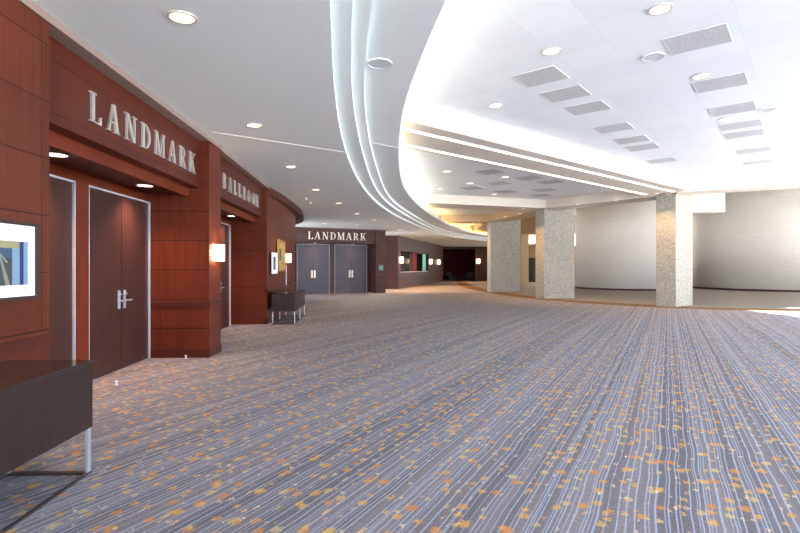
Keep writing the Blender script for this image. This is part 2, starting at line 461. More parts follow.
beam('trim_beam_third_tangent', (5.4, 32.0), (5.9, 44), -1.2, z1=HT, mat='warm_lit')
# lowered white bulkhead behind the right column
bm = bmesh.new(); box(bm, 12.0, 14.65, 23.2, 24.0, 4.02, HT); struct(link('trim_bulkhead', bm, 'drum'))

# ------------------------------------------------------------------ stone columns
def column(c, ang, wl, wr, label):
    """near corner c, right face runs at compass angle ang (degrees right of straight ahead)"""
    a = math.radians(ang); r = (math.sin(a), math.cos(a)); l = (-r[1], r[0])
    bm = bmesh.new()
    box(bm, 0, wr, 0, wl, 0, HU, 0, .015)
    o = link('stone_column', bm, 'stone', None, (c[0], c[1], 0), math.atan2(r[1], r[0]))
    tag(o, label, 'column', 'granite columns round the tower')
column((10.6, 19.8), 49.5, .74, 1.67, 'speckled stone column standing farthest right, its right face bright with daylight')
column((6.97, 24.9), 66, .66, 1.9, 'middle speckled grey stone column with a warm orange lit left side')
column((5.57, 31.7), 85, .8, 1.9, 'most distant speckled stone column, beside the dark lounge opening')
# lobby column, its tan standing for warm light, seen between two stone columns
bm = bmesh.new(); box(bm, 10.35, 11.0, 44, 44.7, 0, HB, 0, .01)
tag(link('lobby_column', bm, 'warm_lit'), 'narrow warm-lit plaster column in the lobby gap between two stone columns', 'column')

# ------------------------------------------------------------------ curved tower walls
def drum(name, bname, c, r):
    bm = bmesh.new(); cyl(bm, c[0], c[1], 0, HT, r, 96); o = struct(link(name, bm, 'drum'))
    for p in o.data.polygons: p.use_smooth = abs(p.normal.z) < .5
    bm = bmesh.new(); ring(bm, c[0], c[1], 0, .13, r-.01, r+.02, 96); struct(link(bname, bm, 'maroon'))
drum('wall_drum_left', 'baseboard_drum_left', (16.5, 37.0), 3.7)
drum('wall_drum_right', 'baseboard_drum_right', (26.85, 36.5), 5.5)

# ------------------------------------------------------------------ left wood walls
F1 = Frame((-3.27, 8.82), (.04, -1.0))            # bay one, s towards the camera
F2 = Frame((-3.62, 14.0), (.35, -5.18))           # bay two, s towards the camera
ZT = 3.70
def clad(F, s0, s1, t0, t1, base=True, rail=True):
    """plinth and chair rail wrapped round a wood block"""
    i = clad.i = getattr(clad, 'i', 10)+1
    if base: F.block('baseboard_%d' % i, 'wood_dark', s0-.012, s1+.012, t0, t1+.012, 0, .15)
    if rail: F.block('trim_%d' % i, 'wood_dark', s0-.025, s1+.025, t0, t1+.025, .86, .96, .008)
# near wall
F1.block('wall_left', 'wood_near', 4.27, 15, -1.3, 0, 0, ZT); clad(F1, 4.29, 15, -.5, 0)
# pier between the bays
F1.block('wall_pier', 'wood', -.65, 0, -1.3, 0, 0, ZT); clad(F1, -.65, 0, -1.0, 0)
def bay(F, s0, s1, depth, fa, ztop=2.9, inner=2.75):
    i = bay.i = getattr(bay, 'i', 0)+1
    F.block('wall_fascia_%d' % i, 'wood_fascia', s0, s1, -fa-.3, -fa, ztop, ZT)
    F.block('wall_fascia_inner_%d' % i, 'wood_plain', s0, s1, -fa-.3, -fa-.18, inner, ztop)
    F.block('ceiling_entry_%d' % i, 'wood_dark', s0, s1, -depth-.2, -fa-.3, 2.82, ztop)
    F.block('wall_entry_%d' % i, 'wood_plain', s0, s1, -depth-.2, -depth-.08, 0, 2.9)
bay(F1, 0, 4.27, 1.0, .15)
bay(F2, 0, 4.54, .87, .12)

def door(n, F, s0, s1, t, h=2.65, body='door', pull=False, jamb='jamb'):
    """double door: frame, two leaves, levers on plates; s1 > s0, face at t"""
    r = bpy.data.objects.new('door_%d' % n, None); COL.objects.link(r); r.empty_display_size = .1
    r.location = F.p((s0+s1)/2, t, 0); r.rotation_euler.z = F.rz; r['kind'] = 'structure'
    w = s1-s0; j = .028
    bm = bmesh.new()
    for a, b in ((-w/2, -w/2+j), (w/2-j, w/2)): box(bm, a, b, -.08, .025, 0, h)
    box(bm, -w/2+j, w/2-j, -.08, .025, h-.025, h)
    link('door_frame', bm, jamb, r)
    for sg in (-1, 1):
        bm = bmesh.new()
        a, b = sorted((sg*.004, sg*(w/2-j-.004)))
        box(bm, a, b, -.06, 0, .01, h-.03, 0, .003)
        lf = link('door_leaf', bm, body, r)
        x = sg*.085
        if pull:
            bm = bmesh.new(); box(bm, x-.055, x+.055, .001, .014, .92, 1.36, 0, .004); link('push_plate', bm, 'letter_white', lf)
            continue
        bm = bmesh.new()
        box(bm, x-.035, x+.035, .001, .012, .92, 1.2, 0, .004)
        hd = link('handle_plate', bm, 'steel', lf)
        bm = bmesh.new()
        box(bm, x-.012, x+.012, .012, .06, 1.03, 1.054)
        a, b = sorted((x-sg*.012, x+sg*.14)); box(bm, a, b, .045, .065, 1.03, 1.054, 0, .004)
        box(bm, x-.012, x+.012, .012, .04, 1.13, 1.155)
        link('lever', bm, 'steel', lf)
    return r
door(1, F1, .0+.02, 1.89, -1.0)
door(2, F1, 2.18, 4.1, -1.0)
F1.block('wall_mullion', 'wood_plain', 1.89, 2.18, -1.1, -.97, 0, 2.65)
door(3, F2, .46, 2.36, -.87)
door(4, F2, 2.62, 4.52, -.87)
# rail on the return walls is wrapped above; ceiling border above the wood
F1.block('trim_3', 'taupe', -.7, 15, -.4, .02, ZT, H0-.001)
F2.block('trim_4', 'taupe', -.4, 5.2, -.4, .02, ZT, H0-.001)

# convex wall after bay two, with its heavy curved cornice
E = smooth_plan([(-3.62, 14.0), (-3.68, 15.5), (-3.76, 17), (-3.95, 19), (-4.22, 20.8), (-4.65, 22.5), (-5.35, 24.2), (-6.3, 25.6)])
bm = bmesh.new(); band(bm, E, 1.2, 0, ZT); struct(link('wall_left_curve', bm, 'wood'))
bm = bmesh.new(); band(bm, offset(E, -.025), .1, .86, .96); struct(link('trim_5', bm, 'wood_dark'))
bm = bmesh.new(); band(bm, offset(E, -.012), .1, 0, .15); struct(link('baseboard_5', bm, 'wood_dark'))
K = smooth_plan([(-3.62, 14.0), (-3.6, 15.5), (-3.64, 17), (-3.74, 19), (-3.93, 20.8), (-4.35, 23), (-5.2, 24.9), (-6.3, 26)])
bm = bmesh.new(); band(bm, K, .5, 3.56, H0-.001); struct(link('trim_cornice', bm, 'wood_dark'))
bm = bmesh.new(); box(bm, 0, .03, -.02, .012, .96, 1.6); struct(link('trim_corner_strip', bm, 'jamb', None, (-3.765, 17.0, 0), math.radians(93)))

# ------------------------------------------------------------------ far bay three (landmark doors)
F3 = Frame((-.87, 30.9), (-4.83, -2.4))
F3.block('wall_far_pier', 'wood_far', 0, .62, -1.2, 0, 0, ZT+.05)
F3.block('trim_6', 'wood_dark', -.02, .64, -1.0, .02, .86, .96)
F3.block('wall_far_fascia', 'wood_far', .62, 6.3, -.3, -.12, 2.93, ZT+.05)
F3.block('wall_far_back', 'maroon', .62, 6.6, -1.3, -1.0, 0, 2.95)
F3.block('ceiling_entry_far', 'wood_dark', .62, 6.4, -1.0, -.3, 2.93, 3.0)
F3.block('wall_far_left', 'wood_far', 5.75, 6.6, -1.3, -.35, 0, ZT+.05)
M['door_far'] = wood('grey brown far door', (62, 56, 66), (82, 75, 84), .35, False, spec=.3)
M['jamb_far'] = plain('grey metal jamb', (150, 148, 156), .4, .3)
door(5, F3, .83, 2.90, -.9, 2.88, 'door_far', True, 'jamb_far')
door(6, F3, 3.21, 5.17, -.9, 2.88, 'door_far', True, 'jamb_far')
F3.block('wall_far_mullion', 'wood_far', 2.90, 3.21, -1.0, -.88, 0, 2.93)
F3.block('trim_7', 'taupe', -.2, 6.6, -.5, .02, ZT+.05, H0)

# ------------------------------------------------------------------ far corridor wall with the long niche
bm = bmesh.new(); box(bm, -3.2, -.14, 36.3, 38, 0, H0); struct(link('wall_back_maroon', bm, 'maroon'))
FD = Frame((-.14, 36.3), (4.74, 18.7)); LD = math.hypot(4.74, 18.7)
FD = Frame(FD.p(LD)[:2], (-4.74, -18.7))           # s from far to near, t into the room
def fd(y): return (55.0-y)/18.7*LD
FD.block('wall_corridor_low', 'wood_far', 0, LD, -1.5, 0, 0, 1.15)
FD.block('wall_corridor_high', 'wood_far', 0, LD, -1.5, 0, 2.72, H0)
FD.block('wall_corridor_end', 'wood_far', 0, fd(47.2), -1.5, 0, 1.15, 2.72)
FD.block('wall_corridor_near', 'wood_far', fd(37.0), LD, -1.5, 0, 1.15, 2.72)
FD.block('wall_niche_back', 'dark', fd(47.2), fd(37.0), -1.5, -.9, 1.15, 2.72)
FD.block('trim_8', 'letter_white', fd(46.5), fd(37.5), -.3, .06, 1.15, 1.19)
FD.block('trim_9', 'wood_dark', 0, LD, -.1, .05, .86, .96)
def panel(name, y0, y1, t, mat, label, cat):
    bm = bmesh.new(); box(bm, fd(y1), fd(y0), t-.06, t, 1.2, 2.7, 0, .01)
    o = link(name, bm, mat, None, (*FD.o, 0), FD.rz); tag(o, label, cat)
panel('niche_mirror', 37.2, 41.2, -.35, 'mirror', 'smoked mirror panel in the long niche of the far corridor wall', 'mirror')
panel('red_drape', 41.8, 43.6, -.3, 'red', 'red drape hanging in the long niche of the far corridor wall', 'curtain')
panel('teal_glass_panel', 45.6, 46.9, -.2, 'teal', 'pale teal lit glass strip at the far end of the corridor niche', 'glass panel')
# lounge opening at the very end
bm = bmesh.new(); box(bm, 8.3, 12.5, 57, 57.4, 0, H0); struct(link('wall_back_right', bm, 'wood_far'))
bm = bmesh.new(); box(bm, 4.0, 12.5, 56.2, 57.4, 3.55, H0+.5); struct(link('wall_lounge_header', bm, 'black'))
bm = bmesh.new(); box(bm, 2.5, 14, 66, 66.4, 0, H0); struct(link('wall_lounge_back', bm, 'lounge'))
bm = bmesh.new(); box(bm, 2.6, 3.0, 55, 66, 0, H0); struct(link('wall_lounge_left', bm, 'maroon'))
bm = bmesh.new(); box(bm, 12.5, 12.9, 57, 66, 0, H0); struct(link('wall_lounge_right', bm, 'maroon'))
def armchair(x, y, rz, label):
    t = thing('armchair', (x, y, 0), rz, label, 'chair', 'lounge armchairs')
    bm = bmesh.new(); box(bm, -.42, .42, -.4, .4, .16, .44, 0, .06); link('seat', bm, 'leather', t)
    bm = bmesh.new(); box(bm, -.48, .48, .3, .5, .2, .95, 0, .07); link('backrest', bm, 'leather', t)
    for s in (-1, 1):
        bm = bmesh.new(); a, b = sorted((s*.4, s*.58)); box(bm, a, b, -.4, .45, .14, .66, 0, .06); link('arm', bm, 'leather', t)
        for q in (-.33, .36):
            bm = bmesh.new(); cyl(bm, s*.46, q, 0, .18, .02, 10, .03); link('leg', bm, 'black', t)
armchair(5.75, 57.9, .5, 'black lounge armchair at the left side of the dark lounge opening')
armchair(7.75, 57.9, -.4, 'black lounge armchair at the right side of the dark lounge opening')
t = thing('coffee_table', (6.7, 58.6, 0), 0, 'low dark round table between the two lounge armchairs', 'table')
bm = bmesh.new(); cyl(bm, 0, 0, .5, .55, .5); link('table_top', bm, 'table', t)
bm = bmesh.new(); cyl(bm, 0, 0, 0, .5, .06); cyl(bm, 0, 0, 0, .03, .28); link('pedestal', bm, 'black', t)
# lobby behind the tower columns
bm = bmesh.new(); box(bm, 12.6, 24, 54, 54.4, 0, HT); struct(link('wall_lobby_back', bm, 'umber'))
bm = bmesh.new(); box(bm, 9.6, 12.9, 43.7, 44.9, HB, HT); struct(link('wall_lobby_header', bm, 'umber'))
bm = bmesh.new(); box(bm, 13.35, 13.95, 52.9, 53.6, 0, 2.5, 0, .02)
tag(link('lobby_kiosk', bm, 'black'), 'tall black kiosk against the lobby wall seen between two columns', 'kiosk')
def pendant(x, y, z, label):
    t = thing('pendant_lamp', (x, y, z), 0, label, 'lamp', 'lobby pendant lamps')
    bm = bmesh.new(); cyl(bm, 0, 0, -.35, .35, .24, 24, .22); link('lamp_shade', bm, 'pendant', t)
    bm = bmesh.new(); cyl(bm, 0, 0, .35, HT-z, .012, 8); link('rod', bm, 'steel', t)
pendant(12.2, 47.5, 4.1, 'glowing cream pendant lamp in the gap between the far and the middle stone column')
pendant(17.05, 50.0, 4.0, 'glowing cream pendant lamp in the gap right of the middle stone column')

# ------------------------------------------------------------------ wall lettering
def glyph(ch):
    P = []
    R = lambda a, b, c, d: P.append([(a, c), (b, c), (b, d), (a, d)])
    def diag(x0, y0, x1, y1, w): P.append([(x0-w/2, y0), (x0+w/2, y0), (x1+w/2, y1), (x1-w/2, y1)])
    def bowl(x0, y0, y1, rx, th):
        n = 12; cy = (y0+y1)/2; ry = (y1-y0)/2
        for i in range(n):
            a, b = (-math.pi/2+math.pi*i/n), (-math.pi/2+math.pi*(i+1)/n)
            P.append([(x0+rx*math.cos(a), cy+ry*math.sin(a)), (x0+rx*math.cos(b), cy+ry*math.sin(b)),
                      (x0+(rx-th)*math.cos(b), cy+(ry-.05)*math.sin(b)), (x0+(rx-th)*math.cos(a), cy+(ry-.05)*math.sin(a))])
    s = .05
    if ch == 'L':
        R(.1, .27, 0, 1); R(0, .38, 1-s, 1); R(0, .68, 0, s); P.append([(.5, s), (.68, s), (.68, .28), (.64, .28)]); w = .68
    elif ch == 'A':
        diag(.08, 0, .4, 1, .07); diag(.68, 0, .42, 1, .18); R(.2, .6, .32, .37); R(-.03, .2, 0, s); R(.5, .84, 0, s); w = .82
    elif ch == 'N':
        R(.12, .19, 0, 1); R(.72, .79, 0, 1); diag(.7, 0, .2, 1, .2); R(0, .25, 1-s, 1); R(.02, .3, 0, s); R(.6, .92, 1-s, 1); w = .9
    elif ch == 'D':
        R(.1, .27, 0, 1); R(0, .35, 1-s, 1); R(0, .35, 0, s); bowl(.3, 0, 1, .5, .17); w = .8
    elif ch == 'M':
        R(.1, .17, 0, 1); R(.8, .97, 0, 1); diag(.5, 0, .2, 1, .17); diag(.5, 0, .84, 1, .07); R(0, .22, 1-s, 1); R(0, .28, 0, s); R(.78, 1.06, 1-s, 1); R(.7, 1.06, 0, s); w = 1.05
    elif ch == 'R':
        R(.1, .27, 0, 1); R(0, .35, 1-s, 1); R(0, .37, 0, s); bowl(.3, .46, 1, .38, .16); diag(.7, 0, .38, .5, .18); R(.6, .84, 0, s); w = .82
    elif ch == 'K':
        R(.1, .27, 0, 1); R(0, .37, 1-s, 1); R(0, .37, 0, s); diag(.28, .42, .7, 1, .07); diag(.72, 0, .42, .6, .18); R(.58, .86, 1-s, 1); R(.55, .9, 0, s); w = .86
    elif ch == 'B':
        R(.1, .27, 0, 1); R(0, .35, 1-s, 1); R(0, .35, 0, s); bowl(.3, .5, 1, .34, .16); bowl(.3, 0, .53, .4, .17); w = .72
    else:
        n = 24
        for i in range(n):
            a, b = 2*math.pi*i/n, 2*math.pi*(i+1)/n
            P.append([(.43+.43*math.cos(a), .5+.5*math.sin(a)), (.43+.43*math.cos(b), .5+.5*math.sin(b)),
                      (.43+.26*math.cos(b), .5+.45*math.sin(b)), (.43+.26*math.cos(a), .5+.45*math.sin(a))])
        w = .86
    return P, w

def sign(word, F, s_left, s_right, t, z, h, mat, label, depth=.03):
    """letters read left to right as s falls from s_left to s_right; seen from +t"""
    r = thing('wall_lettering', F.p((s_left+s_right)/2, t, z), F.rz, label, 'sign')
    ws = [glyph(c)[1]*h for c in word]
    gap = (s_left-s_right-sum(ws))/(len(word)-1)
    x = (s_left-s_right)/2
    for c, w in zip(word, ws):
        bm = bmesh.new()
        for poly in glyph(c)[0]:
            pts = [(x-px*h, py*h) for px, py in poly]
            a = [bm.verts.new((p[0], .004, p[1])) for p in pts]; b = [bm.verts.new((p[0], depth, p[1])) for p in pts]
            n = len(pts); bm.faces.new(a); bm.faces.new(list(reversed(b)))
            for i in range(n): bm.faces.new((a[i], b[i], b[(i+1) % n], a[(i+1) % n]))
        o = link('letter', bm, mat, r); o['label'] = 'metal letter '+c
        x -= w+gap
sign('LANDMARK', F1, 3.4, .3, -.15, 3.09, .32, 'letter', 'silver serif letters spelling LANDMARK on the near wood fascia above the first entry')
sign('BALLROOM', F2, 3.95, .6, -.12, 3.09, .3, 'letter', 'silver serif letters spelling BALLROOM over the second entry')
sign('LANDMARK', F3, 4.74, 1.22, -.12, 3.12, .42, 'letter_white', 'white serif letters spelling LANDMARK over the distant grey double doors')

# ------------------------------------------------------------------ console tables
def console(loc, rz, length, label):
    """origin: near front corner; x runs along the table, -y is towards the wall"""
    t = thing('console_table', loc, rz, label, 'table', 'dark console tables along the wood wall')
    d = .62
    bm = bmesh.new(); box(bm, 0, length, -d, 0, .345, .825, 0, .004); link('cabinet_body', bm, 'table', t)
    bm = bmesh.new(); box(bm, -.004, length+.004, -d-.004, .004, .825, .85, 0, .003); link('table_top', bm, 'table_top', t)
    for x in (.012, length/2, length-.012-.05):
        for y in (-d+.01, -.025):
            bm = bmesh.new(); box(bm, x, x+.045, y, y+.018, .018, .345); link('leg', bm, 'steel', t)
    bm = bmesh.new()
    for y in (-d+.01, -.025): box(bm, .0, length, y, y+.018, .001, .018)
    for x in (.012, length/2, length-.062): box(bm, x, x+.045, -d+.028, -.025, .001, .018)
    link('floor_runner', bm, 'dark', t)  # dark colour stands in for the shadow along the runners
    return t
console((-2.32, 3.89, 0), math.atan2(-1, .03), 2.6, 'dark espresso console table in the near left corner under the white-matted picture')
F4d = (-.23, 2.7)
# second table: its x axis runs away from the camera, so mirror by starting at the far end
ln = math.hypot(*F4d)
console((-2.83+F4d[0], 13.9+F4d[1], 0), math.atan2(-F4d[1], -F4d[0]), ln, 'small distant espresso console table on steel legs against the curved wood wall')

# ------------------------------------------------------------------ pictures
def picture(loc, rz, w, h, fw, mats, label, content, matw):
    """x along the wall, +y out of it, z from the bottom edge"""
    t = thing('framed_picture', loc, rz, label, 'picture')
    bm = bmesh.new()
    box(bm, 0, fw, 0, .04, 0, h); box(bm, w-fw, w, 0, .04, 0, h); box(bm, fw, w-fw, 0, .04, 0, fw); box(bm, fw, w-fw, 0, .04, h-fw, h)
    link('frame', bm, mats[0], t)
    bm = bmesh.new(); box(bm, fw, w-fw, .002, .02, fw, h-fw); link('mat_board', bm, mats[1], t)
    x0, x1, z0, z1 = matw
    bm = bmesh.new(); ms = []
    for poly, m in content:
        if m not in ms: ms.append(m)
        k = ms.index(m); lvl = .0215+.0004*content.index((poly, m))
        f = bm.faces.new([bm.verts.new((x0+(x1-x0)*px, lvl, z0+(z1-z0)*pz)) for px, pz in poly]); f.material_index = k
    link('print', bm, ms, t)
rect = lambda a, b, c, d: [(a, c), (b, c), (b, d), (a, d)]
# x = 0 is the edge nearest the entry
art = [(rect(0, 1, 0, 1), 'p_dark'), (rect(0, 1, .84, 1), 'p_sky'), (rect(.16, 1, .62, .84), 'p_blue'), (rect(0, .07, 0, 1), 'p_ice'), (rect(.07, .13, 0, 1), 'p_navy'), (rect(.13, .24, 0, .84), 'p_ice')]
for a, b in ((.50, .44), (.56, .54), (.62, .66), (.68, .80), (.42, .30)):
    art.append(([(b-.03, 0), (b+.035, 0), (a+.012, .7), (a-.012, .7)], 'p_pale'))
for a, b in ((.30, .42), (.82, .7)):
    art.append(([(a, .52), (a+.03, .5), (b+.02, .74), (b, .74)], 'p_pale'))
picture(F1.p(4.47, .002, 1.285), F1.rz, 1.0, .63, .028, ('frame_dark', 'mat'), 'white-matted blue city print in dark frame above the near console table', art, (.115, .885, .12, .47))
def on_E(y0, y1):
    """straight run on the curved wall between two depths, origin at the far end"""
    x0 = -3.62-.045*(y0-14); x1 = -3.62-.045*(y1-14)
    return Frame((x1+.03, y1), (x0-x1, y0-y1))
e = on_E(14.35, 15.05)
picture(e.p(0, .02, 1.36), e.rz, .7, .6, .03, ('mat', 'mat'), 'small white-framed picture beside the gilt picture on the curved wall', [(rect(0, 1, 0, 1), 'p_dark'), (rect(.2, .8, .2, .6), 'p_blue')], (.2, .5, .12, .48))
e = on_E(15.2, 16.35)
picture(e.p(0, .02, 1.42), e.rz, 1.15, .95, .1, ('gold', 'p_ochre'), 'large gilt-framed ochre painting on the curved wall above the far console', [(rect(0, 1, 0, 1), 'p_ochre'), (rect(.1, .5, .1, .5), 'p_sky'), (rect(.55, .9, .3, .8), 'p_dark')], (.12, 1.03, .12, .83))

# ------------------------------------------------------------------ sconces
def sconce(loc, rz, label, sc=1.0):
    t = thing('wall_sconce', loc, rz, label, 'lamp', 'wall sconces')
    bm = bmesh.new(); box(bm, -.05*sc, .05*sc, 0, .02, -.1*sc, .1*sc, 0, .004); link('back_plate', bm, 'steel', t)
    # half-round fabric shade, open above and below
    n = 12; w = .13*sc; d = .14*sc; hh = .145*sc
    bm = bmesh.new(); prof = []
    for i in range(n+1):
        a = math.pi*i/n; c, s = math.cos(a), math.sin(a)
        prof.append((w*math.copysign(abs(c)**.55, c), .02+d*abs(s)**.55))
    inn = [(x*.94, .02+(y-.02)*.94) for x, y in prof]
    o0 = [bm.verts.new((x, y, -hh)) for x, y in prof]; o1 = [bm.verts.new((x, y, hh)) for x, y in prof]
    i0 = [bm.verts.new((x, y, -hh)) for x, y in inn]; i1 = [bm.verts.new((x, y, hh)) for x, y in inn]
    for i in range(n):
        bm.faces.new((o0[i], o0[i+1], o1[i+1], o1[i])); bm.faces.new((i0[i], i0[i+1], i1[i+1], i1[i]))
        bm.faces.new((o1[i], o1[i+1], i1[i+1], i1[i])); bm.faces.new((o0[i], o0[i+1], i0[i+1], i0[i]))
    link('lamp_shade', bm, 'sconce', t)
    bm = bmesh.new(); box(bm, -.012*sc, .012*sc, .02, .03+d, -.008, .008); link('bracket', bm, 'steel', t)
    return t
sconce(F1.p(-.3, 0, 1.80), F1.rz, 'glowing box sconce on the wood pier between the two ballroom entries')
e = on_E(16.4, 17.4)
sconce(e.p(.55, -.01, 1.84), e.rz, 'glowing sconce on the curved wood wall right of the gilt picture')
for y, lab in ((36.9, 'glowing sconce at the near end of the long corridor niche'), (47.7, 'glowing sconce just past the far end of the long corridor niche'), (51.9, 'glowing sconce on the corridor wall nearest the dark lounge opening, on its left')):
    sconce(FD.p(fd(y), 0, 2.05), FD.rz, lab, 1.5)
sconce((8.65, 57, 2.2), math.pi, 'glowing sconce on the wall right of the dark lounge opening', 1.6)
def bulb(p, w, c=(1, .72, .42), r=.08):
    l = bpy.data.lights.new('sconce_glow', 'POINT'); l.energy = w; l.color = c; l.shadow_soft_size = r
    o = bpy.data.objects.new('sconce_glow', l); COL.objects.link(o); o.location = p
bulb(F1.p(-.3, .07, 1.80), 14, r=.04)
bulb(on_E(16.4, 17.4).p(.55, .07, 1.84), 14, r=.04)

# small teal sign on the far pier
t = thing('directory_sign', F3.p(.3, .002, 1.33), F3.rz, 'small square teal sign on the pier right of the distant doors', 'sign')
bm = bmesh.new(); box(bm, -.17, .17, 0, .02, 0, .36, 0, .004); link('sign_face', bm, 'green', t)
bm = bmesh.new()
for z in (.08, .16, .25): box(bm, -.12, .12, .0205, .023, z, z+.025)
link('sign_lines', bm, 'signwhite', t)

# ------------------------------------------------------------------ ceiling fittings
def downlight(x, y, z, r, label, group, mat='lamp', spot=0, col=(1, .8, .56)):
    t = thing('recessed_downlight', (x, y, z), 0, label, 'light', group)
    bm = bmesh.new(); ring(bm, 0, 0, -.012, 0, r*.84, r); link('trim_ring', bm, 'trimring', t, smooth=False)
    bm = bmesh.new(); cyl(bm, 0, 0, -.008, -.001, r*.84, 24); link('lens', bm, mat, t)
    if spot:
        l = bpy.data.lights.new('downlight_beam', 'SPOT'); l.energy = spot; l.color = col; l.spot_size = math.radians(120); l.spot_blend = .9; l.shadow_soft_size = r*.8
        o = bpy.data.objects.new('downlight_beam', l); COL.objects.link(o); o.location = (x, y, z-.03)
G = 'downlights in the grey plaster ceiling'
row = [(-1.935, 4.573), (-2.28, 8.05), (-2.41, 11.38), (-2.41, 14.75), (-2.12, 17.86), (-1.785, 21.37), (-1.23, 24.33), (-.64, 27.55), (-.06, 30.5), (.77, 33.1)]
names = ['large round downlight nearest the camera in the grey ceiling', 'downlight second from the camera in the grey ceiling row, above the first entry', 'downlight third from the camera in the grey ceiling row',
         'downlight fourth from the camera in the grey ceiling row', 'downlight fifth from the camera in the grey ceiling row', 'downlight sixth from the camera in the grey ceiling row',
         'downlight seventh from the camera in the grey ceiling row', 'downlight eighth from the camera in the grey ceiling row', 'downlight ninth from the camera in the grey ceiling row', 'tenth and farthest downlight of the curved grey ceiling row']
for (x, y), n in zip(row, names): downlight(x, y, H0, .125, n, G, spot=200 if y > 20 else 90 if y > 12 else 40)
downlight(-3.88, 26.28, H0, .125, 'downlight above the left of the distant white LANDMARK letters', G, spot=30)
downlight(-2.27, 27.2, H0, .125, 'downlight above the right of the distant white LANDMARK letters', G, spot=30)
for x, y, n in ((2.7, 34.6, 'added warm downlight in the narrow far tail of the grey ceiling, left of the farthest column'), (4.3, 40.5, 'added warm downlight in the grey ceiling in front of the dark lounge opening, nearer of two'), (7.0, 51, 'added warm downlight in the grey ceiling in front of the dark lounge opening, farther of two'), (1.6, 38.5, 'added warm downlight in the grey ceiling beside the long corridor niche'), (-.2, 33.5, 'added warm downlight in the grey ceiling beside the maroon panel of the corridor')):
    downlight(x, y, H0, .125, n, G, spot=700, col=(1, .56, .22))  # fill lamps added to warm the far carpet and corridor
for F, s, t_, lab in ((F1, 3.0, -.72, 'nearer downlight under the canopy of the first entry'), (F1, .80, -.72, 'farther downlight under the canopy of the first entry, over the silver levers'), (F2, 1.2, -.62, 'downlight under the canopy of the second entry')):
    x, y, _ = F.p(s, t_); downlight(x, y, 2.82, .135, lab, 'entry canopy downlights', 'lamp_recess', 160, (1, .64, .44))
for s, lab in ((1.86, 'right downlight over the distant grey double doors'), (4.19, 'left downlight over the distant grey double doors')):
    x, y, _ = F3.p(s, -.6); downlight(x, y, 2.93, .1, lab, 'entry canopy downlights', 'lamp_recess', 45, (1, .42, .32))
G2 = 'downlights in the white coffer ceiling'
for x, y, lab in ((2.237, 7.63, 'downlight beside the left row of grey vents, nearest vent'), (3.225, 6.388, 'downlight at the top edge beside the right row of grey vents'), (1.882, 10.204, 'downlight left of the grey vent rows, close to the main beam'),
                    (5.043, 8.628, 'downlight touching the second grey vent of the right row'), (7.049, 11.135, 'downlight between third and fourth grey vents of the right row')):
    downlight(x, y, HU, .14, lab, G2)
for x, y, lab in ((1.575, 17.257, 'downlight in the second coffer, nearest the main beam and the cove'), (2.673, 19.666, 'downlight in the second coffer left of the middle grey vents'), (1.637, 21.074, 'downlight in the second coffer nearest the bright cove curve'),
                    (4.132, 22.637, 'downlight in the second coffer beside the farthest grey vent'), (3.725, 18.271, 'downlight in the second coffer right of the largest grey vent')):
    downlight(x, y, HU, .15, lab, G2)
for x, y, lab in ((7.962, 23.035, 'left downlight under the beam from middle to right stone column'), (9.068, 21.652, 'right downlight under the beam from middle to right stone column'),
                    (6.254, 26.953, 'downlight under the warm-lit beam left of the middle stone column'), (5.822, 28.554, 'downlight under the warm-lit beam near the top of the far stone column')):
    downlight(x, y, HB, .12, lab, 'downlights under the tower beams', spot=90, col=(1, .7, .4))
downlight(5.9, 24.6, HB, .1, 'small added warm downlight under the second ceiling beam, left of the middle stone column', 'downlights under the tower beams', spot=350, col=(1, .55, .22))  # lamp added to warm the middle column's left face
downlight(4.6, 32.2, HB, .1, 'small added warm downlight under the third ceiling beam, left of the far stone column', 'downlights under the tower beams', spot=300, col=(1, .6, .26))  # lamp added for warm light beside the far column
downlight(9.75, 19.55, HB, .1, 'small added warm downlight under the main beam end, left of the right stone column', 'downlights under the tower beams', spot=250, col=(1, .58, .25))  # lamp added for the glow on the right column's left face
def spk(x, y, z, r, label):
    t = thing('ceiling_speaker', (x, y, z), 0, label, 'speaker', 'round ceiling speakers')
    bm = bmesh.new(); ring(bm, 0, 0, -.015, 0, r*.9, r); link('rim', bm, 'vent_frame', t)
    bm = bmesh.new(); cyl(bm, 0, 0, -.01, -.001, r*.9, 24); link('mesh_grille', bm, 'speaker', t)
spk(-0.249, 6.261, H3, .155, 'round grey speaker in the grey ceiling between the curved steps and the cove')
spk(3.846, 7.829, HU, .16, 'round grey speaker left of the first grey vent, in the white ceiling')
spk(7.433, 10.43, HU, .16, 'round grey speaker at the right edge beside the right vent row')
for x, y, lab in ((-3.024, 16.57, 'left of two small sprinkler heads in the grey ceiling'), (-3.071, 17.671, 'right of two small sprinkler heads in the grey ceiling')):
    t = thing('ceiling_sprinkler', (x, y, H0), 0, lab, 'sprinkler')
    bm = bmesh.new(); cyl(bm, 0, 0, -.012, 0, .05, 16); link('escutcheon', bm, 'white', t)
    bm = bmesh.new(); cyl(bm, 0, 0, -.06, -.012, .018, 10); cyl(bm, 0, 0, -.066, -.06, .035, 10); link('deflector', bm, 'steel', t)

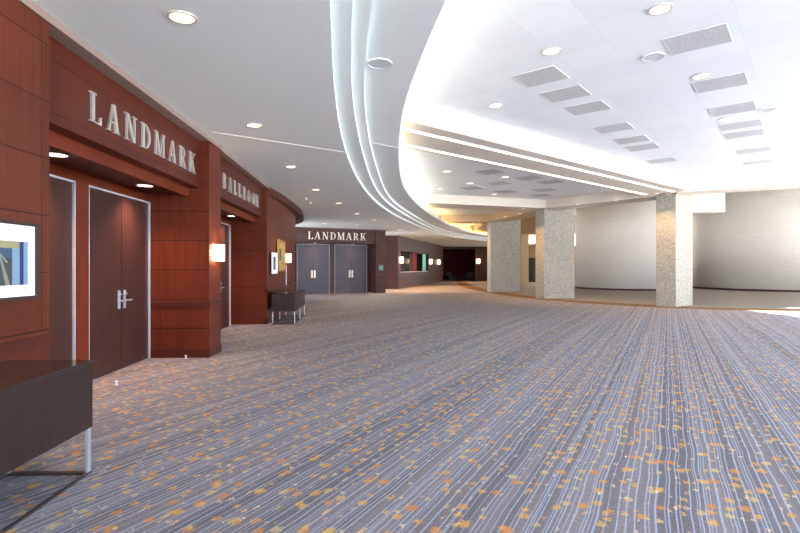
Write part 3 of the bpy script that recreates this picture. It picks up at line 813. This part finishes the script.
# vents: square perforated panels set along the tile grid
va = math.radians(90-38.8)
def vent(x, y, label, sx=.7, sy=.76):
    t = thing('ceiling_vent', (x, y, HU), va, label, 'vent', 'grey ceiling vents')
    bm = bmesh.new(); f = .012
    box(bm, -sx/2, sx/2, -sy/2, -sy/2+f, -.008, 0); box(bm, -sx/2, sx/2, sy/2-f, sy/2, -.008, 0)
    box(bm, -sx/2, -sx/2+f, -sy/2+f, sy/2-f, -.008, 0); box(bm, sx/2-f, sx/2, -sy/2+f, sy/2-f, -.008, 0)
    link('vent_frame', bm, 'vent_frame', t)
    bm = bmesh.new(); box(bm, -sx/2+f, sx/2-f, -sy/2+f, sy/2-f, -.006, -.001); link('grille', bm, 'vent', t)
ords = ['first', 'second', 'third', 'fourth', 'fifth', 'sixth', 'seventh']
for i, (x, y) in enumerate(((4.187, 7.26), (5.565, 8.957), (6.724, 10.43), (7.673, 11.606), (8.277, 12.391), (9.696, 14.146), (10.91, 15.695))):
    vent(x, y, ords[i]+' grey ceiling vent from the camera in the right-hand row', sx=.7 if i < 3 else .62, sy=.78)
for i, (x, y) in enumerate(((2.358, 8.674), (3.052, 9.526), (3.764, 10.365), (4.915, 11.856), (5.824, 12.956), (6.483, 13.768), (7.828, 15.445))):
    vent(x, y, ords[i]+' grey ceiling vent from the camera in the left-hand row', sx=.68, sy=.76)
for (x, y), lab in zip(((2.998, 17.347), (4.602, 18.517), (3.78, 19.666), (2.909, 20.808), (4.514, 21.828), (5.984, 21.403), (6.284, 22.953), (5.671, 19.343)),
        ('largest grey vent in the second coffer beyond the main beam', 'grey vent in the second coffer right of the largest one', 'grey vent at the middle of the second coffer', 'leftmost grey vent of the second coffer',
         'farthest grey vent of the middle line in the second coffer', 'grey vent in the second coffer above the middle stone column, nearer of two', 'grey vent in the second coffer above the middle stone column, farther of two', 'rightmost grey vent of the second coffer, partly behind the main beam')):
    vent(x, y, lab, sx=.85, sy=.85)

# small door stops on the carpet
for x, y, lab in ((-3.62, 8.7, 'small steel door stop on the carpet at the foot of the wood pier'), (-3.72, 6.75, 'small steel door stop on the carpet before the first pair of doors')):
    t = thing('door_stop', (x, y, 0), 0, lab, 'door stop')
    bm = bmesh.new(); cyl(bm, 0, 0, 0, .012, .025, 16); cyl(bm, 0, 0, .012, .045, .014, 16); link('post', bm, 'steel', t)
    bm = bmesh.new(); cyl(bm, 0, 0, .045, .06, .02, 16); link('rubber_cap', bm, 'letter_white', t)

# ------------------------------------------------------------------ glazed wall on the right (outside the picture)
def glazed(n, a, b, step=2.4, head=4.2, mw=.12, top=4.75):
    dx, dy = b[0]-a[0], b[1]-a[1]; l = math.hypot(dx, dy); k = max(1, round(l/step)); st = l/k
    r = bpy.data.objects.new('window_%d' % n, None); COL.objects.link(r); r.location = (a[0], a[1], 0); r.rotation_euler.z = math.atan2(dy, dx); r['kind'] = 'structure'
    bm = bmesh.new()
    for i in range(k+1): box(bm, i*st-mw, i*st+mw, -.1, .1, 0, top)
    box(bm, 0, l, -.08, .08, head, top); box(bm, 0, l, -.08, .08, top-.3, top); box(bm, 0, l, -.06, .06, 0, .1)
    link('window_frame', bm, 'vent_frame', r)
glazed(1, (20, -8), (20, 17.1))
glazed(2, (20, 17.1), (38, 31.1), 2.4, 3.4, .72, 7.0)  # unseen; wide mullions and low head shaped to cut light on the drum
glazed(3, (20, -9), (-6, -9))
bm = bmesh.new(); box(bm, 19.9, 20.2, 13.6, 17.1, 4.2, 7.0); struct(link('wall_sun_block', bm, 'white'))  # unseen panel added to stop sun leaking in above the window

# ------------------------------------------------------------------ light
w = bpy.data.worlds.new('sky'); SC.world = w; w.use_nodes = True
bg = w.node_tree.nodes['Background']; bg.inputs[1].default_value = 1.0
wt = w.node_tree; tc = wt.nodes.new('ShaderNodeTexCoord'); sx = wt.nodes.new('ShaderNodeSeparateXYZ'); wt.links.new(tc.outputs['Generated'], sx.inputs[0])
mr = wt.nodes.new('ShaderNodeMapRange'); wt.links.new(sx.outputs[2], mr.inputs[0]); mr.inputs[1].default_value = -.12; mr.inputs[2].default_value = .02
mx = wt.nodes.new('ShaderNodeMix'); mx.data_type = 'RGBA'; wt.links.new(mr.outputs[0], mx.inputs[0])
mx.inputs[6].default_value = (13.6, 14.2, 14.2, 1)      # added glow below the horizon, set bright to lift the ceilings
mx.inputs[7].default_value = (6.6, 7.3, 8.2, 1)         # hazy sky
wt.links.new(mx.outputs[2], bg.inputs[0])
s = bpy.data.lights.new('sun', 'SUN'); s.energy = 40; s.color = (1, .95, .86); s.angle = math.radians(.6)
so = bpy.data.objects.new('sun', s); COL.objects.link(so)
sd = Vector((-.80, .22, -.43)); so.rotation_euler = sd.to_track_quat('-Z', 'Y').to_euler()

# warm pools from the lobby fittings beyond
def area(p, e, c, size=.5):
    l = bpy.data.lights.new('lobby_lamp', 'POINT'); l.energy = e; l.color = c; l.shadow_soft_size = size
    o = bpy.data.objects.new('lobby_lamp', l); COL.objects.link(o); o.location = p
area((12.2, 47.5, 3.5), 200, (1, .66, .34), .2)

SC.view_settings.view_transform = 'Standard'; SC.view_settings.look = 'None'
SC.view_settings.gamma = 1; SC.view_settings.use_curve_mapping = False
SC.view_settings.exposure = 0.58
SC.cycles.use_denoising = True
SC.cycles.max_bounces = 10; SC.cycles.diffuse_bounces = 6; SC.cycles.sample_clamp_indirect = 8
